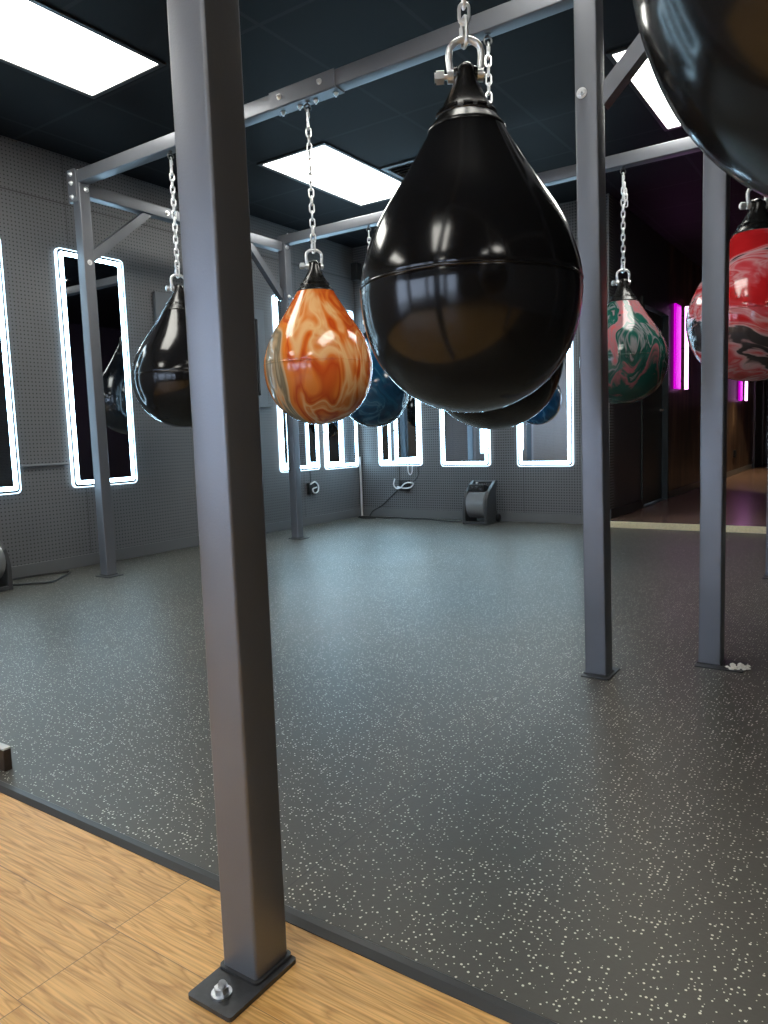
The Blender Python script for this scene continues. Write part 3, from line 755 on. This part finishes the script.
blower('grey floor blower mostly cut off by the left edge of the photo', (-4.44, 2.30, .0035), math.radians(100), 1.0)

# cords, outlets and cables
b = BM(); add_sweep(b, smooth_path([(-4.60, 2.47, .009), (-4.52, 2.56, .009), (-4.441, 2.66, .009), (-4.54, 2.80, .009), (-4.665, 2.94, .009), (-4.71, 2.91, .009), (-4.76, 2.80, .009), (-4.785, 2.68, .009), (-4.77, 2.52, .009)], 8), .0065, 8)
tag(obj('power_cord', b, 'cord', smooth=True), 'black power cord looped on the floor beside the left blower', 'cord')
b = BM(); add_sweep(b, smooth_path([(-4.31, 6.60, .30), (-4.40, 6.58, .22), (-4.50, 6.56, .13), (-4.60, 6.53, .07), (-4.61, 6.48, .01), (-4.50, 6.43, .009), (-4.65, 6.38, .009), (-4.74, 6.46, .009), (-4.60, 6.50, .0095), (-4.40, 6.45, .0095), (-4.28, 6.52, .0095), (-4.10, 6.47, .009), (-3.90, 6.50, .009), (-3.70, 6.42, .009), (-3.50, 6.40, .009), (-3.375, 6.45, .012)], 8), .0065, 8)
tag(obj('power_cord', b, 'cord', smooth=True), 'black power cord dropping from the back wall outlet and trailing to the blower', 'cord')

def outlet(name, label, cat, loc, wall):
    t = thing(name, label, cat, loc)
    P = (lambda u, d, v: (u, -d, v)) if wall == 'B' else (lambda u, d, v: (d, u, v))
    b = BM(); add_prism(b, rrect(0, 0, .125, .12, .008, 4), 0.001, .035, lambda u, v, d: P(u, d, v)); box = obj('outlet_box', b, 'blk', t)
    for z in (-.028, .028):
        b = BM(); add_prism(b, rrect(0, z, .034, .034, .008, 4), .035, .037, lambda u, v, d: P(u, d, v)); obj('socket', b, 'dgrey', box)
    return t
outlet('wall_outlet', 'black outlet box on the back wall wrapped with white cables', 'outlet', (-4.235, YB, .345), 'B')
outlet('wall_outlet', 'small outlet box on the left wall under the mirror, with a white cable coil', 'outlet', (XW, 5.76, .375), 'L')
outlet('wall_outlet', 'tiny dark outlet box low on the hallway boards', 'outlet', (HX0, 13.2, .40), 'L')
b = BM(); y = YB-.045
add_sweep(b, smooth_path([(-4.34, y, .42), (-4.35, y-.01, .36), (-4.32, y-.01, .32), (-4.26, y-.012, .325), (-4.22, y-.016, .36), (-4.17, y-.016, .38), (-4.10, y-.01, .37), (-4.14, y-.012, .33), (-4.22, y-.008, .32), (-4.30, y-.012, .335)], 8), .0075, 8)
tag(obj('cable_bundle', b, 'wcord', smooth=True), 'white cable bundle draped over the back wall outlet', 'cable')
b = BM(); y = YB-.012; add_sweep(b, smooth_path([(-4.19, y, .56), (-4.185, y, .49), (-4.165, y, .46), (-4.14, y, .49), (-4.135, y, .56)], 8), .006, 8)
tag(obj('cable_loop', b, 'wcord', smooth=True), 'short white cable loop hanging under the mirror above the back outlet', 'cable')
for x, lb in ((-4.30, 'thin black cable left of the white loop under the back wall mirror'), (-4.07, 'thin black cable right of the white loop under the back wall mirror')):
    b = BM(); add_sweep(b, smooth_path([(x, YB-.008, .56), (x, YB-.008, .45), (x+(.02 if x < -4.2 else -.05), YB-.04, .375)], 6), .004, 6)
    tag(obj('cable', b, 'cord', smooth=True), lb, 'cable')
b = BM(); x = XW+.047
add_sweep(b, smooth_path([(x, 5.70, .42), (x+.01, 5.76, .44), (x+.01, 5.81, .40), (x+.01, 5.80, .34), (x+.01, 5.74, .33), (x+.012, 5.72, .37), (x+.014, 5.78, .385)], 8), .0075, 8)
tag(obj('cable_bundle', b, 'wcord', smooth=True), 'white cable coil on the left wall outlet', 'cable')
b = BM(); add_sweep(b, [(XW+.012, 5.745, .56), (XW+.012, 5.745, .436)], .004, 8)
tag(obj('cable', b, 'cord', smooth=True), 'thin black cable above the left wall outlet', 'cable')
b = BM(); add_box(b, XW+.0145, XW+.030, 6.588, 6.606, .004, .66, bevel=.002)
tag(obj('cable_cover', b, 'wcord'), 'slim white vertical cable cover on the left wall near the corner', 'cable cover')

# small wall speaker near the ceiling in the corner
t = thing('wall_speaker', 'small black speaker high on the back wall near the corner', 'speaker', (-4.70, YB, 2.62))
b = BM(); add_box(b, -.045, .045, -.16, -.06, -.09, .09, bevel=.012); obj('cabinet', b, 'blk', t)
b = BM(); add_cyl(b, (0, -.07, 0), (0, -.002, 0), .014); add_box(b, -.03, .03, -.008, -.001, -.04, .04); obj('bracket', b, 'blk', t)

# magenta neon tubes in the hall
def neon(label, y, z0, z1):
    t = thing('neon_tube_light', label, 'neon light', (HX0, y, z0), 0, 'magenta hallway lights')
    b = BM(); add_prism(b, rrect(0, 0, .05, .27, .015, 4), .0, z1-z0, lambda u, v, d: (u*.5+.016, v*1.0-.06, d)); obj('diffuser', b, 'mag_wall_glow', t)  # glowing strip that stands in for the tube's light on the wall
    b = BM(); add_cyl(b, (.07, .16, 0), (.07, .16, z1-z0), .021, n=20); obj('tube', b, 'mag_tube', t, smooth=True)
    b = BM()
    for z in (.1, (z1-z0)/2, z1-z0-.1): add_cyl(b, (.0, .16, z), (.055, .16, z), .006, n=8)
    obj('clip', b, 'blk', t)
    return t
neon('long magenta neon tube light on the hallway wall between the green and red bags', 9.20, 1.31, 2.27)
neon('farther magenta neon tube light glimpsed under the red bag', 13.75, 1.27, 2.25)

# crumbled filler at the right post's plate, dark wood block at the left edge, scrap
b = BM()
for k in range(16):
    x = -.448+random.uniform(0, .07); y = 2.80+random.uniform(-.02, .05); s = random.uniform(.006, .014)
    r = bmesh.ops.create_icosphere(b, subdivisions=1, radius=s)
    for v in r['verts']: v.co = Vector((v.co.x*random.uniform(.8, 1.4)+x, v.co.y+y, .0085+abs(v.co.z)*.8 if v.co.z > 0 else .0085))
tag(obj('filler_rubble', b, 'scrap'), 'crumbled white filler lying on the base plate of the right post', 'debris')
t = thing('wooden_block', 'dark brown block with a pale top at the left edge of the rubber floor', 'block', (-2.007, 1.001, .0035))
b = BM(); add_box(b, -.10, .062, -.011, .011, 0, .058, bevel=.002); obj('body', b, 'walnut', t)
b = BM(); add_box(b, -.10, .062, -.011, .011, .0585, .064, bevel=.001); obj('top_face', b, 'pale', t)

# ------------------------------------------------------------------ light
w = bpy.data.worlds.new('World'); SC.world = w; w.use_nodes = True
bg = w.node_tree.nodes['Background']; bg.inputs['Color'].default_value = (0.62, 0.76, 1.0, 1); bg.inputs['Strength'].default_value = 8.0
for i, (a, c, z0, z1) in enumerate([(WIN[0][0], WIN[0][1], .5, 2.3), (WIN[1][0], WIN[1][1], .5, 2.3), (DOOR[0], DOOR[1], .2, 2.25)]):
    l = bpy.data.lights.new('daylight_portal', 'AREA'); l.shape = 'RECTANGLE'; l.size = c-a; l.size_y = z1-z0
    l.cycles.is_portal = True
    o = bpy.data.objects.new('daylight_portal', l); COL.objects.link(o); o.location = ((a+c)/2, YF-.1, (z0+z1)/2)
    o.rotation_euler = (math.radians(90), 0, 0)      # emits towards +y
l = bpy.data.lights.new('daylight_portal', 'AREA'); l.shape = 'RECTANGLE'; l.size = LZ1-LZ0; l.size_y = LW1-LW0
l.cycles.is_portal = True
o = bpy.data.objects.new('daylight_portal', l); COL.objects.link(o); o.location = (XW-.1, (LW0+LW1)/2, (LZ0+LZ1)/2); o.rotation_euler = (0, math.radians(-90), 0)
# unseen warm spot, added to light the boards deep in the hall
l = bpy.data.lights.new('hall_added_spot', 'SPOT'); l.energy = 220; l.color = (1, .78, .5); l.spot_size = math.radians(110); l.shadow_soft_size = .06
o = bpy.data.objects.new('hall_added_spot', l); COL.objects.link(o); o.location = (-1.2, 12.9, 2.85); o.rotation_euler = (0, math.radians(-25), 0)

# ------------------------------------------------------------------ camera
ya, pb, rc = (math.radians(v) for v in (34.3126, 84.1728, -1.9553))
R = Matrix.Rotation(ya, 4, 'Z') @ Matrix.Rotation(pb, 4, 'X') @ Matrix.Rotation(rc, 4, 'Z')
cam = bpy.data.cameras.new('camera'); co = bpy.data.objects.new('camera', cam); COL.objects.link(co)
co.matrix_world = Matrix.Translation((0, 0, .87)) @ R
cam.sensor_fit = 'VERTICAL'; cam.sensor_height = 36; cam.lens = 736.63/1024*36
cam.clip_start = .02; cam.clip_end = 100
SC.camera = co
SC.view_settings.view_transform = 'Standard'; SC.view_settings.look = 'None'
SC.view_settings.exposure = 0.0; SC.view_settings.gamma = 1.0; SC.view_settings.use_curve_mapping = False
